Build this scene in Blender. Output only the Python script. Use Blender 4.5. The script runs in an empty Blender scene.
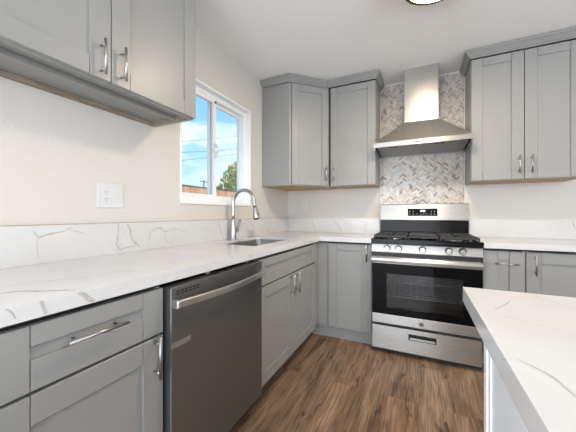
import bpy, math, random
from mathutils import Vector, Matrix
random.seed(7)
PI = math.pi
scene = bpy.context.scene
C = scene.collection

# ------------------------------------------------------------------ camera
cam_d = bpy.data.cameras.new('camera'); cam = bpy.data.objects.new('camera', cam_d); C.objects.link(cam)
cam.location = (1.4441, -3.0372, 1.1276)
cam.rotation_euler = (PI/2, 0, 0.4434)
cam_d.sensor_width = 36.0
cam_d.lens = 276.52/576*36.0
cam_d.shift_y = -2.1/576
cam_d.clip_start = 0.02; cam_d.clip_end = 400
scene.camera = cam

# ------------------------------------------------------------------ exposure
vs = scene.view_settings
vs.view_transform = 'Standard'; vs.look = 'None'; vs.gamma = 1.0; vs.use_curve_mapping = False
vs.exposure = 0.30
scene.cycles.max_bounces = 10
scene.cycles.diffuse_bounces = 5
scene.cycles.transparent_max_bounces = 16
scene.cycles.sample_clamp_indirect = 6.0

# ------------------------------------------------------------------ sky
w = bpy.data.worlds.new('sky'); scene.world = w; w.use_nodes = True
nt = w.node_tree; nt.nodes.clear()
def wn(t, **k):
    n = nt.nodes.new(t)
    for a, b in k.items(): setattr(n, a, b)
    return n
tc = wn('ShaderNodeTexCoord'); sep = wn('ShaderNodeSeparateXYZ'); nt.links.new(tc.outputs['Generated'], sep.inputs[0])
blue = wn('ShaderNodeValToRGB'); nt.links.new(sep.outputs['Z'], blue.inputs[0])
e = blue.color_ramp.elements
e[0].position = 0.0; e[0].color = (0.50, 0.72, 0.86, 1); e[1].position = 0.45; e[1].color = (0.14, 0.40, 0.80, 1)
mp = wn('ShaderNodeMapping'); mp.inputs['Scale'].default_value = (1.0, 1.0, 3.2); nt.links.new(tc.outputs['Generated'], mp.inputs[0])
mp.inputs['Location'].default_value = (0.35, 0.2, 0.12)
nz = wn('ShaderNodeTexNoise'); nz.inputs['Scale'].default_value = 2.6; nz.inputs['Detail'].default_value = 7; nz.inputs['Roughness'].default_value = .62
nt.links.new(mp.outputs[0], nz.inputs['Vector'])
cr = wn('ShaderNodeValToRGB'); nt.links.new(nz.outputs['Fac'], cr.inputs[0])
cr.color_ramp.elements[0].position = .46; cr.color_ramp.elements[1].position = .66
mx = wn('ShaderNodeMix', data_type='RGBA'); nt.links.new(cr.outputs[0], mx.inputs['Factor'])
nt.links.new(blue.outputs[0], mx.inputs['A']); mx.inputs['B'].default_value = (0.90, 0.93, 0.96, 1)
bg = wn('ShaderNodeBackground'); bg.inputs['Strength'].default_value = 1.35
nt.links.new(mx.outputs['Result'], bg.inputs[0])
wo = wn('ShaderNodeOutputWorld'); nt.links.new(bg.outputs[0], wo.inputs[0])

# ------------------------------------------------------------------ daylight, plus fill lights at added openings
sun_d = bpy.data.lights.new('sun', 'SUN'); sun_d.energy = 4.0; sun_d.angle = 0.03; sun_d.color = (1, .95, .88)
sun = bpy.data.objects.new('sun', sun_d); C.objects.link(sun); sun.location = (8, 6, 12)
sun.rotation_euler = (math.radians(38), 0, math.radians(112))      # high, from behind the back wall: lights the yard only
def area(name, loc, rot, sx, sy, power, color):
    d = bpy.data.lights.new(name, 'AREA'); d.shape = 'RECTANGLE'; d.size = sx; d.size_y = sy
    d.energy = power; d.color = color
    o = bpy.data.objects.new(name, d); C.objects.link(o); o.location = loc; o.rotation_euler = rot
    return o
# glazed patio doors in the rear wall, then added fill lights at unseen openings in the left and right walls
area('patio_daylight', (1.05, -5.96, 1.10), (PI/2+.1, 0, 0), 1.76, 2.1, 80, (.88, .94, 1.0))
area('left_fill', (-.09, -4.7, 1.45), (PI/2, 0, -PI/2), 1.5, 1.2, 60, (.90, .95, 1.0))  # fill light added to brighten the island's left face
area('right_fill', (5.10, -3.6, 1.35), (PI/2+.45, 0, PI/2), 2.6, 1.4, 85, (.89, .945, 1.0))  # fill light added to brighten the room from the right

# ------------------------------------------------------------------ materials
def mat(name, color=(.8,.8,.8), rough=.5, metal=0.0, spec=.5, coat=0, emit=None, estr=0):
    m = bpy.data.materials.new(name); m.use_nodes = True
    b = m.node_tree.nodes['Principled BSDF']
    b.inputs['Base Color'].default_value = (*color, 1); b.inputs['Roughness'].default_value = rough
    b.inputs['Metallic'].default_value = metal; b.inputs['Specular IOR Level'].default_value = spec
    b.inputs['Coat Weight'].default_value = coat
    if emit: b.inputs['Emission Color'].default_value = (*emit, 1); b.inputs['Emission Strength'].default_value = estr
    return m
def N(m, t, **k):
    n = m.node_tree.nodes.new(t)
    for a, b in k.items(): setattr(n, a, b)
    return n
def L(m, a, b): m.node_tree.links.new(a, b)
def P(m): return m.node_tree.nodes['Principled BSDF']
def coords(m, scale=(1,1,1), rot=(0,0,0)):
    g = N(m, 'ShaderNodeNewGeometry'); mp = N(m, 'ShaderNodeMapping')
    mp.inputs['Scale'].default_value = scale; mp.inputs['Rotation'].default_value = rot
    L(m, g.outputs['Position'], mp.inputs[0]); return mp.outputs[0]
def noise(m, vec, scale, detail=4, rough=.5, dist=0):
    n = N(m, 'ShaderNodeTexNoise'); n.inputs['Scale'].default_value = scale; n.inputs['Detail'].default_value = detail
    n.inputs['Roughness'].default_value = rough; n.inputs['Distortion'].default_value = dist
    L(m, vec, n.inputs['Vector']); return n.outputs['Fac']
def ramp(m, fac, stops):
    r = N(m, 'ShaderNodeValToRGB'); el = r.color_ramp.elements
    while len(el) < len(stops): el.new(.5)
    for q, (p, c) in zip(el, stops): q.position = p; q.color = (*c, 1) if len(c) == 3 else c
    L(m, fac, r.inputs[0]); return r.outputs[0]
def bump(m, h, strength, dist=.002):
    b = N(m, 'ShaderNodeBump'); b.inputs['Strength'].default_value = strength; b.inputs['Distance'].default_value = dist
    L(m, h, b.inputs['Height']); L(m, b.outputs[0], P(m).inputs['Normal'])
def mix(m, f, a, b, mode='MIX'):
    n = N(m, 'ShaderNodeMix', data_type='RGBA', blend_type=mode)
    for s, v in (('Factor', f), ('A', a), ('B', b)):
        if hasattr(v, 'links'): L(m, v, n.inputs[s])
        elif isinstance(v, (int, float)): n.inputs[s].default_value = v
        else: n.inputs[s].default_value = (*v, 1)
    return n.outputs['Result']

M = {}
m = M['wall'] = mat('wall_paint', (.60,.572,.54), .65, spec=.25)
v = coords(m); bump(m, noise(m, v, 90, 3), .22, .003)
m = M['ceiling'] = mat('ceiling_paint', (.86,.86,.86), .8, spec=.2)
v = coords(m); bump(m, noise(m, v, 60, 3), .25, .003)
M['cab'] = mat('grey_cabinet_paint', (.275,.276,.270), .36, spec=.45)
M['cabin'] = mat('cabinet_shadow_gap', (.02,.02,.02), .8)
m = M['birch'] = mat('birch_plywood', (.48,.30,.16), .6)
v = coords(m, (4, 30, 30)); L(m, ramp(m, noise(m, v, 2, 4), [(.3,(.36,.21,.10)),(.7,(.55,.36,.20))]), P(m).inputs['Base Color'])
m = M['rawwood'] = mat('weathered_wood', (.25,.19,.15), .7)
v = coords(m, (20, 3, 20)); L(m, ramp(m, noise(m, v, 3, 5), [(.3,(.16,.12,.09)),(.7,(.34,.28,.23))]), P(m).inputs['Base Color'])
def steel(name, col, rough, sc=(1.5, 1.5, 160), var=.08):
    m = mat(name, col, rough, .85)
    v = coords(m, sc); n = noise(m, v, 3, 3)
    r = N(m, 'ShaderNodeMapRange'); r.inputs['To Min'].default_value = rough-var; r.inputs['To Max'].default_value = rough+var
    L(m, n, r.inputs[0]); L(m, r.outputs[0], P(m).inputs['Roughness']); bump(m, n, .06, .0005)
    P(m).inputs['Anisotropic'].default_value = .75
    tv = N(m, 'ShaderNodeCombineXYZ'); tv.inputs[2].default_value = 1; L(m, tv.outputs[0], P(m).inputs['Tangent'])
    return m
M['steel'] = steel('brushed_stainless', (.42,.41,.395), .30)
M['hoodsteel'] = steel('hood_stainless', (.36,.345,.325), .30, (160, 1.5, 1.5))
M['dwsteel'] = steel('dark_stainless', (.195,.20,.20), .36, (2, 2, 120))
M['nickel'] = mat('satin_nickel', (.42,.415,.41), .30, 1.0)
M['chrome'] = mat('chrome', (.72,.72,.72), .14, 1.0)
M['sinksteel'] = mat('sink_stainless', (.34,.335,.33), .32, 1.0)
M['black'] = mat('black_enamel', (.005,.005,.005), .16, spec=.12)
M['iron'] = mat('cast_iron', (.020,.020,.021), .50)
M['blackplastic'] = mat('black_plastic', (.015,.015,.015), .45)
M['glass_black'] = mat('black_oven_glass', (.002,.002,.003), .06, spec=.16)
M['cavity'] = mat('oven_cavity', (.16,.16,.17), .5)
M['rack'] = mat('oven_rack', (.5,.5,.5), .35, .8)
M['white'] = mat('white_plastic', (.62,.62,.63), .35)
M['caulk'] = mat('tan_caulk', (.46,.36,.29), .7)
M['slot'] = mat('outlet_slot', (.03,.03,.03), .6)
M['vinyl'] = mat('white_vinyl', (.82,.83,.84), .4)
M['trimwhite'] = mat('white_tile_trim', (.74,.73,.70), .35)
M['island'] = mat('island_white_paint', (.76,.79,.82), .4)
M['bronze'] = mat('oil_rubbed_bronze', (.10,.06,.035), .35, .8)
M['diffuser'] = mat('light_diffuser', (.9,.85,.75), .5, emit=(1,.80,.55), estr=14)
M['segment'] = mat('clock_segments', (.8,.9,1), .5, emit=(.8,.9,1), estr=2.0)
M['print'] = mat('pale_print', (.45,.45,.45), .5)
M['sticker'] = mat('clear_sticker', (.30,.30,.30), .35, .5)
M['badge'] = mat('badge_grey', (.16,.16,.17), .3, .6)
M['filter'] = mat('hood_filter', (.33,.33,.34), .42, .9)
# quartz
m = M['quartz'] = mat('white_quartz', (.80,.80,.80), .16, spec=.5)
v = coords(m); d = noise(m, v, 1.6, 5, .6)
vd = mix(m, .16, v, d)
vo = N(m, 'ShaderNodeTexNoise'); vo.inputs['Scale'].default_value = 1.3; vo.inputs['Detail'].default_value = 6; vo.inputs['Distortion'].default_value = 1.2
L(m, vd, vo.inputs['Vector'])
f = ramp(m, vo.outputs['Fac'], [(.485,(0,0,0)),(.50,(1,1,1)),(.515,(0,0,0))])
msk = ramp(m, noise(m, v, 2.3, 2), [(.45,(0,0,0)),(.62,(.22,.22,.22))])
f2 = mix(m, 1.0, f, msk, 'MULTIPLY')
cloud = ramp(m, noise(m, v, 3.5, 4), [(.35,(.575,.572,.57)),(.65,(.615,.615,.618))])
L(m, mix(m, f2, cloud, (.40,.39,.38)), P(m).inputs['Base Color'])
m = M['vein'] = mat('grey_vein', (.50,.49,.48), .18)
v = coords(m); L(m, ramp(m, noise(m, v, 55, 3), [(.35,(.385,.37,.36)),(.7,(.52,.51,.50))]), P(m).inputs['Base Color'])
# wood floor: planks along y
m = M['floor'] = mat('wood_plank_floor', (.2,.1,.05), .42, spec=.4)
vec = coords(m, rot=(0,0,PI/2))
br = N(m, 'ShaderNodeTexBrick'); L(m, vec, br.inputs['Vector'])
br.offset = .37; br.inputs['Scale'].default_value = 1; br.inputs['Brick Width'].default_value = 1.22; br.inputs['Row Height'].default_value = .18
br.inputs['Mortar Size'].default_value = .0012; br.inputs['Mortar Smooth'].default_value = .2; br.inputs['Bias'].default_value = 0
br.inputs['Color1'].default_value = (0,0,0,1); br.inputs['Color2'].default_value = (1,1,1,1); br.inputs['Mortar'].default_value = (.5,.5,.5,1)
# each plank shifts the grain by its own random value
off = N(m, 'ShaderNodeVectorMath', operation='MULTIPLY'); L(m, br.outputs['Color'], off.inputs[0]); off.inputs[1].default_value = (7, 31, 3)
g0 = coords(m); add = N(m, 'ShaderNodeVectorMath', operation='ADD'); L(m, g0, add.inputs[0]); L(m, off.outputs[0], add.inputs[1])
def st(sx, sy):
    q = N(m, 'ShaderNodeMapping'); q.inputs['Scale'].default_value = (sx, sy, 1); L(m, add.outputs[0], q.inputs[0]); return q.outputs[0]
broad = noise(m, st(8, 1.0), 1.5, 4, .55, .8)
fine = noise(m, st(60, 2.2), 2.0, 5, .65, .5)
knots = noise(m, st(11, 2.4), 1.4, 3, .5, 1.5)
base = ramp(m, broad, [(.30,(.115,.068,.041)),(.5,(.225,.142,.088)),(.70,(.35,.24,.158))])
grain = ramp(m, fine, [(.32,(.36,.35,.34)),(.5,(.92,.92,.92)),(.68,(1.25,1.22,1.18))])
c1 = mix(m, 1.0, base, grain, 'MULTIPLY')
kn = ramp(m, knots, [(.29,(.20,.17,.15)),(.37,(1,1,1))])
c2 = mix(m, .85, c1, kn, 'MULTIPLY')
pl = ramp(m, br.outputs['Color'], [(0,(.82,.84,.86)),(1,(1.12,1.06,1.02))])
c3 = mix(m, 1.0, c2, pl, 'MULTIPLY')
c4 = mix(m, br.outputs['Fac'], c3, (.09,.055,.036))
L(m, c4, P(m).inputs['Base Color']); bump(m, fine, .12, .001)
rr = ramp(m, fine, [(.3,(.55,.55,.55)),(.7,(.36,.36,.36))]); L(m, rr, P(m).inputs['Roughness'])
# herringbone mosaic tones
tones = [((.64,.60,.55),.30),((.72,.69,.65),.18),((.54,.49,.45),.32),((.62,.52,.42),.25),((.40,.35,.31),.30),((.62,.62,.61),.15),((.27,.23,.205),.35),((.68,.58,.50),.12)]
for i, (c, r) in enumerate(tones):
    m = M['tile%d' % i] = mat('mosaic_tone', tuple(q*.84 for q in c), r, spec=.55)
    v = coords(m); L(m, mix(m, noise(m, v, 80, 3), tuple(k*.70 for k in c), tuple(min(k*.98, .9) for k in c)), P(m).inputs['Base Color'])
M['grout'] = mat('grout', (.36,.33,.30), .8)
# glass: clear, with a fresnel reflection
def glassmat(name, tint, rough=.0):
    m = bpy.data.materials.new(name); m.use_nodes = True; t = m.node_tree; t.nodes.clear()
    o = t.nodes.new('ShaderNodeOutputMaterial'); a = t.nodes.new('ShaderNodeBsdfTransparent'); a.inputs[0].default_value = (*tint, 1)
    g = t.nodes.new('ShaderNodeBsdfGlossy'); g.inputs['Roughness'].default_value = rough
    lw = t.nodes.new('ShaderNodeLayerWeight'); lw.inputs[0].default_value = .5
    pw = t.nodes.new('ShaderNodeMath'); pw.operation = 'POWER'; pw.inputs[1].default_value = 4; t.links.new(lw.outputs['Facing'], pw.inputs[0])
    fr = t.nodes.new('ShaderNodeMath'); fr.operation = 'MULTIPLY_ADD'; fr.inputs[1].default_value = .8; fr.inputs[2].default_value = .04; t.links.new(pw.outputs[0], fr.inputs[0])
    x = t.nodes.new('ShaderNodeMixShader'); t.links.new(fr.outputs[0], x.inputs[0]); t.links.new(a.outputs[0], x.inputs[1]); t.links.new(g.outputs[0], x.inputs[2])
    t.links.new(x.outputs[0], o.inputs[0]); return m
M['pane'] = glassmat('window_glass', (.97,.985,.98)); M['ovenpane'] = glassmat('oven_window_glass', (.78,.78,.79), .02)
# outdoors
m = M['fence'] = mat('brown_fence', (.33,.17,.10), .85)
v = coords(m, (1, 7, 1)); L(m, ramp(m, noise(m, v, 2, 3), [(.35,(.36,.18,.10)),(.65,(.60,.34,.21))]), P(m).inputs['Base Color'])
M['fencecap'] = mat('fence_cap', (.10,.085,.075), .9)
m = M['leaf'] = mat('tree_leaves', (.12,.17,.06), .7)
v = coords(m); L(m, ramp(m, noise(m, v, 2.2, 3), [(.32,(.09,.14,.05)),(.48,(.26,.29,.09)),(.62,(.62,.55,.20))]), P(m).inputs['Base Color'])
M['bark'] = mat('bark', (.10,.07,.05), .9)
M['wire'] = mat('cable_black', (.10,.12,.14), .8)
m = M['yard'] = mat('yard_ground', (.35,.32,.28), .95)
v = coords(m); bump(m, noise(m, v, 20, 4), .4, .01)

# ------------------------------------------------------------------ mesh helpers
class MB:
    def __init__(s): s.v = []; s.f = []; s.mi = []; s.sm = []; s.T = Matrix.Identity(4)
    def _add(s, vs, fs, mi=0, smooth=False):
        o = len(s.v); s.v += [s.T @ Vector(p) for p in vs]
        for f in fs: s.f.append([o+i for i in f]); s.mi.append(mi); s.sm.append(smooth)
        return s
    def box(s, x0, x1, y0, y1, z0, z1, mi=0):
        if x0 > x1: x0, x1 = x1, x0
        if y0 > y1: y0, y1 = y1, y0
        if z0 > z1: z0, z1 = z1, z0
        return s._add([(x0,y0,z0),(x1,y0,z0),(x1,y1,z0),(x0,y1,z0),(x0,y0,z1),(x1,y0,z1),(x1,y1,z1),(x0,y1,z1)],
            [(0,3,2,1),(4,5,6,7),(0,1,5,4),(1,2,6,5),(2,3,7,6),(3,0,4,7)], mi)
    def prism(s, poly, z0, z1, mi=0):          # footprint polygon (counter-clockwise), extruded in z
        n = len(poly)
        return s._add([(x,y,z0) for x,y in poly]+[(x,y,z1) for x,y in poly],
            [tuple(reversed(range(n))), tuple(range(n, 2*n))]+[(i,(i+1)%n,n+(i+1)%n,n+i) for i in range(n)], mi)
    def hexa(s, lo, hi, mi=0):                 # two quads, bottom and top
        return s._add(list(lo)+list(hi), [(3,2,1,0),(4,5,6,7),(0,1,5,4),(1,2,6,5),(2,3,7,6),(3,0,4,7)], mi)
    def tube(s, pts, r, n=12, mi=0, caps=True):
        pts = [Vector(p) for p in pts]; R = r if isinstance(r, (list, tuple)) else [r]*len(pts)
        vs = []; prev = None
        for i, p in enumerate(pts):
            t = (pts[min(i+1,len(pts)-1)]-pts[max(i-1,0)]).normalized()
            if prev is None:
                a = Vector((0,0,1)) if abs(t.z) < .9 else Vector((1,0,0)); u = t.cross(a).normalized()
            else: u = (prev - t*prev.dot(t)).normalized()
            prev = u; w_ = t.cross(u)
            vs += [p+(u*math.cos(2*PI*k/n)+w_*math.sin(2*PI*k/n))*R[i] for k in range(n)]
        fs = [(i*n+k, i*n+(k+1)%n, (i+1)*n+(k+1)%n, (i+1)*n+k) for i in range(len(pts)-1) for k in range(n)]
        s._add(vs, fs, mi, True)
        if caps: s._add(vs[:n], [tuple(reversed(range(n)))], mi); s._add(vs[-n:], [tuple(range(n))], mi)
        return s
    def lathe(s, c, prof, n=24, mi=0, axis='z', caps=True):   # profile of (radius, height)
        ax = {'z':((1,0,0),(0,1,0),(0,0,1)), 'y':((1,0,0),(0,0,1),(0,-1,0)), 'x':((0,1,0),(0,0,1),(1,0,0))}[axis]
        X, Y, Z = map(Vector, ax); c = Vector(c)
        vs = [c+X*(r*math.cos(2*PI*k/n))+Y*(r*math.sin(2*PI*k/n))+Z*h for r, h in prof for k in range(n)]
        fs = [(i*n+k, i*n+(k+1)%n, (i+1)*n+(k+1)%n, (i+1)*n+k) for i in range(len(prof)-1) for k in range(n)]
        s._add(vs, fs, mi, True)
        if caps: s._add(vs[:n], [tuple(reversed(range(n)))], mi); s._add(vs[-n:], [tuple(range(n))], mi)
        return s
    def sweep(s, path, prof, mi=0):            # open path of (x,y); profile of (outward, z); outward is to the right of travel
        n = len(path); P2 = [Vector(p) for p in path]; rings = []
        for i in range(n):
            ds = []
            if i > 0: ds.append((P2[i]-P2[i-1]).normalized())
            if i < n-1: ds.append((P2[i+1]-P2[i]).normalized())
            ns = [Vector((d.y, -d.x)) for d in ds]
            nn = (ns[0]+ns[-1]).normalized(); k = 1/max(.3, nn.dot(ns[0]))
            rings.append([(P2[i].x+nn.x*o*k, P2[i].y+nn.y*o*k, z) for o, z in prof])
        m_ = len(prof); vs = [p for r in rings for p in r]
        fs = [(i*m_+j, (i+1)*m_+j, (i+1)*m_+(j+1)%m_, i*m_+(j+1)%m_) for i in range(n-1) for j in range(m_)]
        fs += [tuple(range(m_)), tuple(reversed(range((n-1)*m_, n*m_)))]
        return s._add(vs, fs, mi)
    def build(s, name, mats, parent=None, bev=0, seg=2):
        off = world_loc(parent) if parent else Vector((0,0,0))
        me = bpy.data.meshes.new(name); me.from_pydata([tuple(p-off) for p in s.v], [], s.f)
        for k in (mats if isinstance(mats, (list, tuple)) else [mats]): me.materials.append(M[k])
        for p, i, sm in zip(me.polygons, s.mi, s.sm): p.material_index = i; p.use_smooth = sm
        me.validate(); me.update()
        import bmesh
        bm = bmesh.new(); bm.from_mesh(me); bmesh.ops.remove_doubles(bm, verts=bm.verts, dist=1e-6)
        bmesh.ops.recalc_face_normals(bm, faces=bm.faces); bm.to_mesh(me); bm.free()
        o = bpy.data.objects.new(name, me); C.objects.link(o)
        if parent: o.parent = parent
        if bev:
            b = o.modifiers.new('bevel', 'BEVEL'); b.width = bev; b.segments = seg; b.limit_method = 'ANGLE'; b.angle_limit = math.radians(50)
            b.use_clamp_overlap = True
        return o
def world_loc(o):
    l = Vector((0,0,0))
    while o: l = l + Vector(o.location); o = o.parent
    return l
def tag(o, label=None, cat=None, group=None, kind=None):
    for k, v_ in (('label',label),('category',cat),('group',group),('kind',kind)):
        if v_: o[k] = v_
    return o
def thing(name, label, cat, loc, group=None):
    o = bpy.data.objects.new(name, None); C.objects.link(o); o.location = loc; o.empty_display_size = .1
    return tag(o, label, cat, group)
def struct(name, mb, mats, bev=0, parent=None):
    return tag(mb.build(name, mats, parent, bev), kind='structure' if not parent else None)

def frame(O, U, Nn):                           # local x = U, local y = outward normal, local z = up
    U = Vector(U).normalized(); Nn = Vector(Nn).normalized()
    return Matrix(((U.x,Nn.x,0,O[0]),(U.y,Nn.y,0,O[1]),(U.z,Nn.z,1,O[2]),(0,0,0,1)))
def shaker(name, parent, T, w_, h, stile=.07, rail=.07, t=.02, label=None, rail2=None):
    r2 = rail2 or rail
    b = MB(); b.T = T; g = .0022
    b.box(0, stile-g, 0, t, 0, h); b.box(w_-stile+g, w_, 0, t, 0, h)
    b.box(stile-g*.2, w_-stile+g*.2, 0, t-.0004, 0, rail-g); b.box(stile-g*.2, w_-stile+g*.2, 0, t-.0004, h-r2+g, h)
    b.box(stile-.004, w_-stile+.004, .004, t-.009, rail-.004, h-r2+.004)
    return b.build(name, 'cab', parent, .0012, 1)
def bar_pull(parent, T, c, vertical, ln=.137, r=.0053, out=.032, mat_='nickel'):
    b = MB(); b.T = T; x, z = c; h = ln/2; p = h*.70
    if vertical:
        b.tube([(x,out,z-h),(x,out,z+h)], r, 12)
        for s_ in (-p, p): b.tube([(x,0,z+s_),(x,out,z+s_)], r*.8, 10)
    else:
        b.tube([(x-h,out,z),(x+h,out,z)], r, 12)
        for s_ in (-p, p): b.tube([(x+s_,0,z),(x+s_,out,z)], r*.8, 10)
    return b.build('handle', mat_, parent)

# ------------------------------------------------------------------ the room
ZC = 2.468; RX = 5.2; RY = -6.0; RR = RX
b = MB(); b.box(-.14, RX+.12, RY-.12, .12, -.1, 0); struct('floor', b, 'floor')
b = MB(); b.box(-.14, RX+.12, RY-.12, .12, ZC, ZC+.1); struct('ceiling', b, 'ceiling')
WY0, WY1, WZ0, WZ1 = -1.674, -.826, 1.21, 2.092
b = MB()
b.box(-.14, 0, RY-.12, -5.5, 0, ZC); b.box(-.14, 0, -3.9, WY0, 0, ZC); b.box(-.14, 0, -5.5, -3.9, 0, .8); b.box(-.14, 0, -5.5, -3.9, 2.1, ZC); b.box(-.14, 0, WY1, .12, 0, ZC); b.box(-.14, 0, WY0, WY1, 0, WZ0); b.box(-.14, 0, WY0, WY1, WZ1, ZC)  # the far opening is added to let fill light reach the island
struct('wall_left', b, 'wall')
b = MB(); b.box(0, RX, 0, .12, 0, ZC); struct('wall_back', b, 'wall')
b = MB()   # right wall with a wide opening added for fill light
b.box(RX, RX+.12, RY-.12, -4.9, 0, ZC); b.box(RX, RX+.12, -2.3, .12, 0, ZC); b.box(RX, RX+.12, -4.9, -2.3, 0, .6); b.box(RX, RX+.12, -4.9, -2.3, 2.1, ZC)
struct('wall_right', b, 'wall')
b = MB()   # rear wall with the patio opening
b.box(0, .15, RY-.12, RY, 0, ZC); b.box(1.95, RX, RY-.12, RY, 0, ZC); b.box(.15, 1.95, RY-.12, RY, 2.17, ZC)
struct('wall_rear', b, 'wall')

# kitchen window: white vinyl slider set in the wall
b = MB()   # plastered white reveal and sill
b.box(-.139, .004, WY0-.004, WY0+.010, WZ0, WZ1); b.box(-.139, .004, WY1-.010, WY1+.004, WZ0, WZ1)
b.box(-.139, .004, WY0, WY1, WZ1-.010, WZ1+.004); b.box(-.139, .012, WY0-.004, WY1+.004, WZ0-.012, WZ0+.008)
win = struct('window_1', b, 'vinyl', .002)
F0, F1, FZ0, FZ1 = WY0+.010, WY1-.010, WZ0+.008, WZ1-.010
b = MB(); fx0, fx1 = -.12, -.045; k = .038
b.box(fx0, fx1, F0, F0+k, FZ0, FZ1); b.box(fx0, fx1, F1-k, F1, FZ0, FZ1); b.box(fx0, fx1, F0+k, F1-k, FZ0, FZ0+k); b.box(fx0, fx1, F0+k, F1-k, FZ1-k, FZ1)
b.build('window_frame', 'vinyl', win, .003)
ym = -1.275
def sash(y0, y1, x0, x1, k, ka=None):
    ka = ka or k
    b = MB(); z0, z1 = FZ0+.030, FZ1-.030
    b.box(x0, x1, y0, y0+ka, z0, z1); b.box(x0, x1, y1-k, y1, z0, z1); b.box(x0, x1, y0+ka, y1-k, z0, z0+k); b.box(x0, x1, y0+ka, y1-k, z1-k, z1)
    o = b.build('window_sash', 'vinyl', win, .003)
    b = MB(); xm = (x0+x1)/2; b.box(xm-.003, xm+.003, y0+ka-.004, y1-k+.004, z0+k-.004, z1-k+.004); b.build('window_pane', 'pane', win)
    return o
sash(F0+.02, ym+.020, -.072, -.048, .032)
sash(ym-.020, F1-.008, -.112, -.088, .030, .080)
b = MB(); b.lathe((-.048, ym+.004, 1.640), [(.001,0),(.024,.004),(.026,.012),(.014,.026),(.001,.028)], 20, axis='x'); b.box(-.047, -.030, ym-.008, ym+.016, 1.585, 1.695)
b.build('window_latch', 'white', win, .002)
b = MB(); b.box(-.05, -.036, ym+.0, ym+.008, 2.02, 2.035, 0); b.build('latch_stop', 'blackplastic', win)

# patio door frame, and frames of two unseen windows added for fill light
def opening(name, ax, pos, a0, a1, z0, z1):
    b = MB(); k = .05; mid = (a0+a1)/2
    def bx_(u0,u1,w0,w1,t0=-.04,t1=.0):
        if ax == 0: b.box(pos+t0,pos+t1,u0,u1,w0,w1)
        else: b.box(u0,u1,pos+t0,pos+t1,w0,w1)
    bx_(a0,a0+k,z0,z1); bx_(a1-k,a1,z0,z1); bx_(a0+k,a1-k,z0,z0+k); bx_(a0+k,a1-k,z1-k,z1); bx_(mid-.03,mid+.03,z0+k,z1-k)
    struct(name, b, 'vinyl', .003)
opening('door_1', 1, -6.05, .15, 1.95, 0, 2.17)
opening('added_window_left', 0, -.10, -5.5, -3.9, .8, 2.1)  # unseen window, added around the fill light for the island
opening('added_window_right', 0, 5.29, -4.9, -2.3, .6, 2.1)  # unseen window, added around the right-hand fill light

# ------------------------------------------------------------------ quartz veins (position lists in metres on each slab)
VEINS = {}
VEINS['bs_left'] = (0, 0.0205, [
    ([(-2.465, 1.058), (-2.455, 1.041), (-2.445, 1.03), (-2.424, 1.037), (-2.389, 1.045), (-2.348, 1.051), (-2.328, 1.068)], 0.006),
    ([(-2.448, 1.03), (-2.453, 1.0), (-2.446, 0.941)], 0.002),
    ([(-2.34, 1.06), (-2.312, 1.049), (-2.262, 1.032)], 0.0025),
    ([(-2.109, 1.079), (-2.115, 0.988), (-2.123, 0.976), (-2.104, 0.941), (-2.076, 0.945), (-2.011, 0.953)], 0.007),
    ([(-2.064, 1.077), (-2.046, 1.044), (-2.039, 1.001), (-2.021, 0.97), (-1.989, 0.945)], 0.009),
    ([(-1.929, 0.962), (-1.922, 1.017), (-1.894, 1.038), (-1.851, 1.044), (-1.819, 1.015), (-1.759, 1.029), (-1.739, 1.039), (-1.749, 1.001)], 0.006),
    ([(-1.819, 1.006), (-1.806, 0.956), (-1.766, 0.942), (-1.747, 0.962)], 0.004),
    ([(-1.739, 1.039), (-1.68, 1.014), (-1.635, 1.005)], 0.004),
    ([(-1.311, 1.077), (-1.298, 1.026), (-1.272, 0.97), (-1.251, 0.927)], 0.008),
    ([(-0.917, 1.081), (-0.83, 1.04), (-0.777, 0.98), (-0.783, 0.916)], 0.008),
    ([(-0.627, 1.074), (-0.55, 0.995), (-0.532, 0.931), (-0.495, 1.002), (-0.483, 1.072)], 0.006),
])
VEINS['bs_back'] = (1, -0.0205, [
    ([(0.315, 1.068), (0.336, 0.99), (0.369, 0.919)], 0.009),
    ([(0.558, 1.076), (0.619, 1.015), (0.65, 0.957), (0.681, 0.919)], 0.009),
    ([(0.091, 1.047), (0.156, 1.027)], 0.005),
    ([(0.83, 1.058), (0.885, 1.046), (0.939, 1.037), (0.915, 0.934)], 0.006),
])
VEINS['bs_right'] = (1, -0.0205, [
    ([(2.566, 1.07), (2.583, 1.003)], 0.008),
    ([(2.496, 1.072), (2.499, 1.051)], 0.004),
])
VEINS['top'] = (2, 0.9202, [
    ([(0.375, -2.671), (0.384, -2.635), (0.395, -2.59), (0.454, -2.525), (0.465, -2.463), (0.487, -2.37)], 0.004),
    ([(0.459, -2.709), (0.468, -2.678), (0.531, -2.648), (0.596, -2.606)], 0.012),
])
VEINS['edge'] = (0, 0.6252, [
    ([(-2.693, 0.921), (-2.688, 0.904), (-2.683, 0.887)], 0.008),
    ([(-2.609, 0.921), (-2.592, 0.904), (-2.572, 0.883)], 0.012),
    ([(-2.756, 0.922), (-2.746, 0.912), (-2.739, 0.894)], 0.004),
    ([(-1.793, 0.912), (-1.768, 0.894)], 0.007),
    ([(-1.005, 0.909), (-0.999, 0.885)], 0.006),
])
VEINS['isl'] = (2, 0.9142, [
    ([(1.57, -2.317), (1.593, -2.32), (1.625, -2.333), (1.66, -2.356), (1.692, -2.384)], 0.0015),
    ([(1.699, -2.095), (1.72, -2.126), (1.745, -2.169), (1.763, -2.197)], 0.0022),
    ([(1.596, -2.282), (1.619, -2.245), (1.646, -2.191)], 0.003),
    ([(1.574, -2.526), (1.588, -2.542), (1.596, -2.552), (1.604, -2.567), (1.606, -2.582), (1.609, -2.602)], 0.0022),
])
VEINS['isle'] = (0, 1.559, [
    ([(-2.512, 0.916), (-2.535, 0.926)], 0.003),
])
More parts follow.
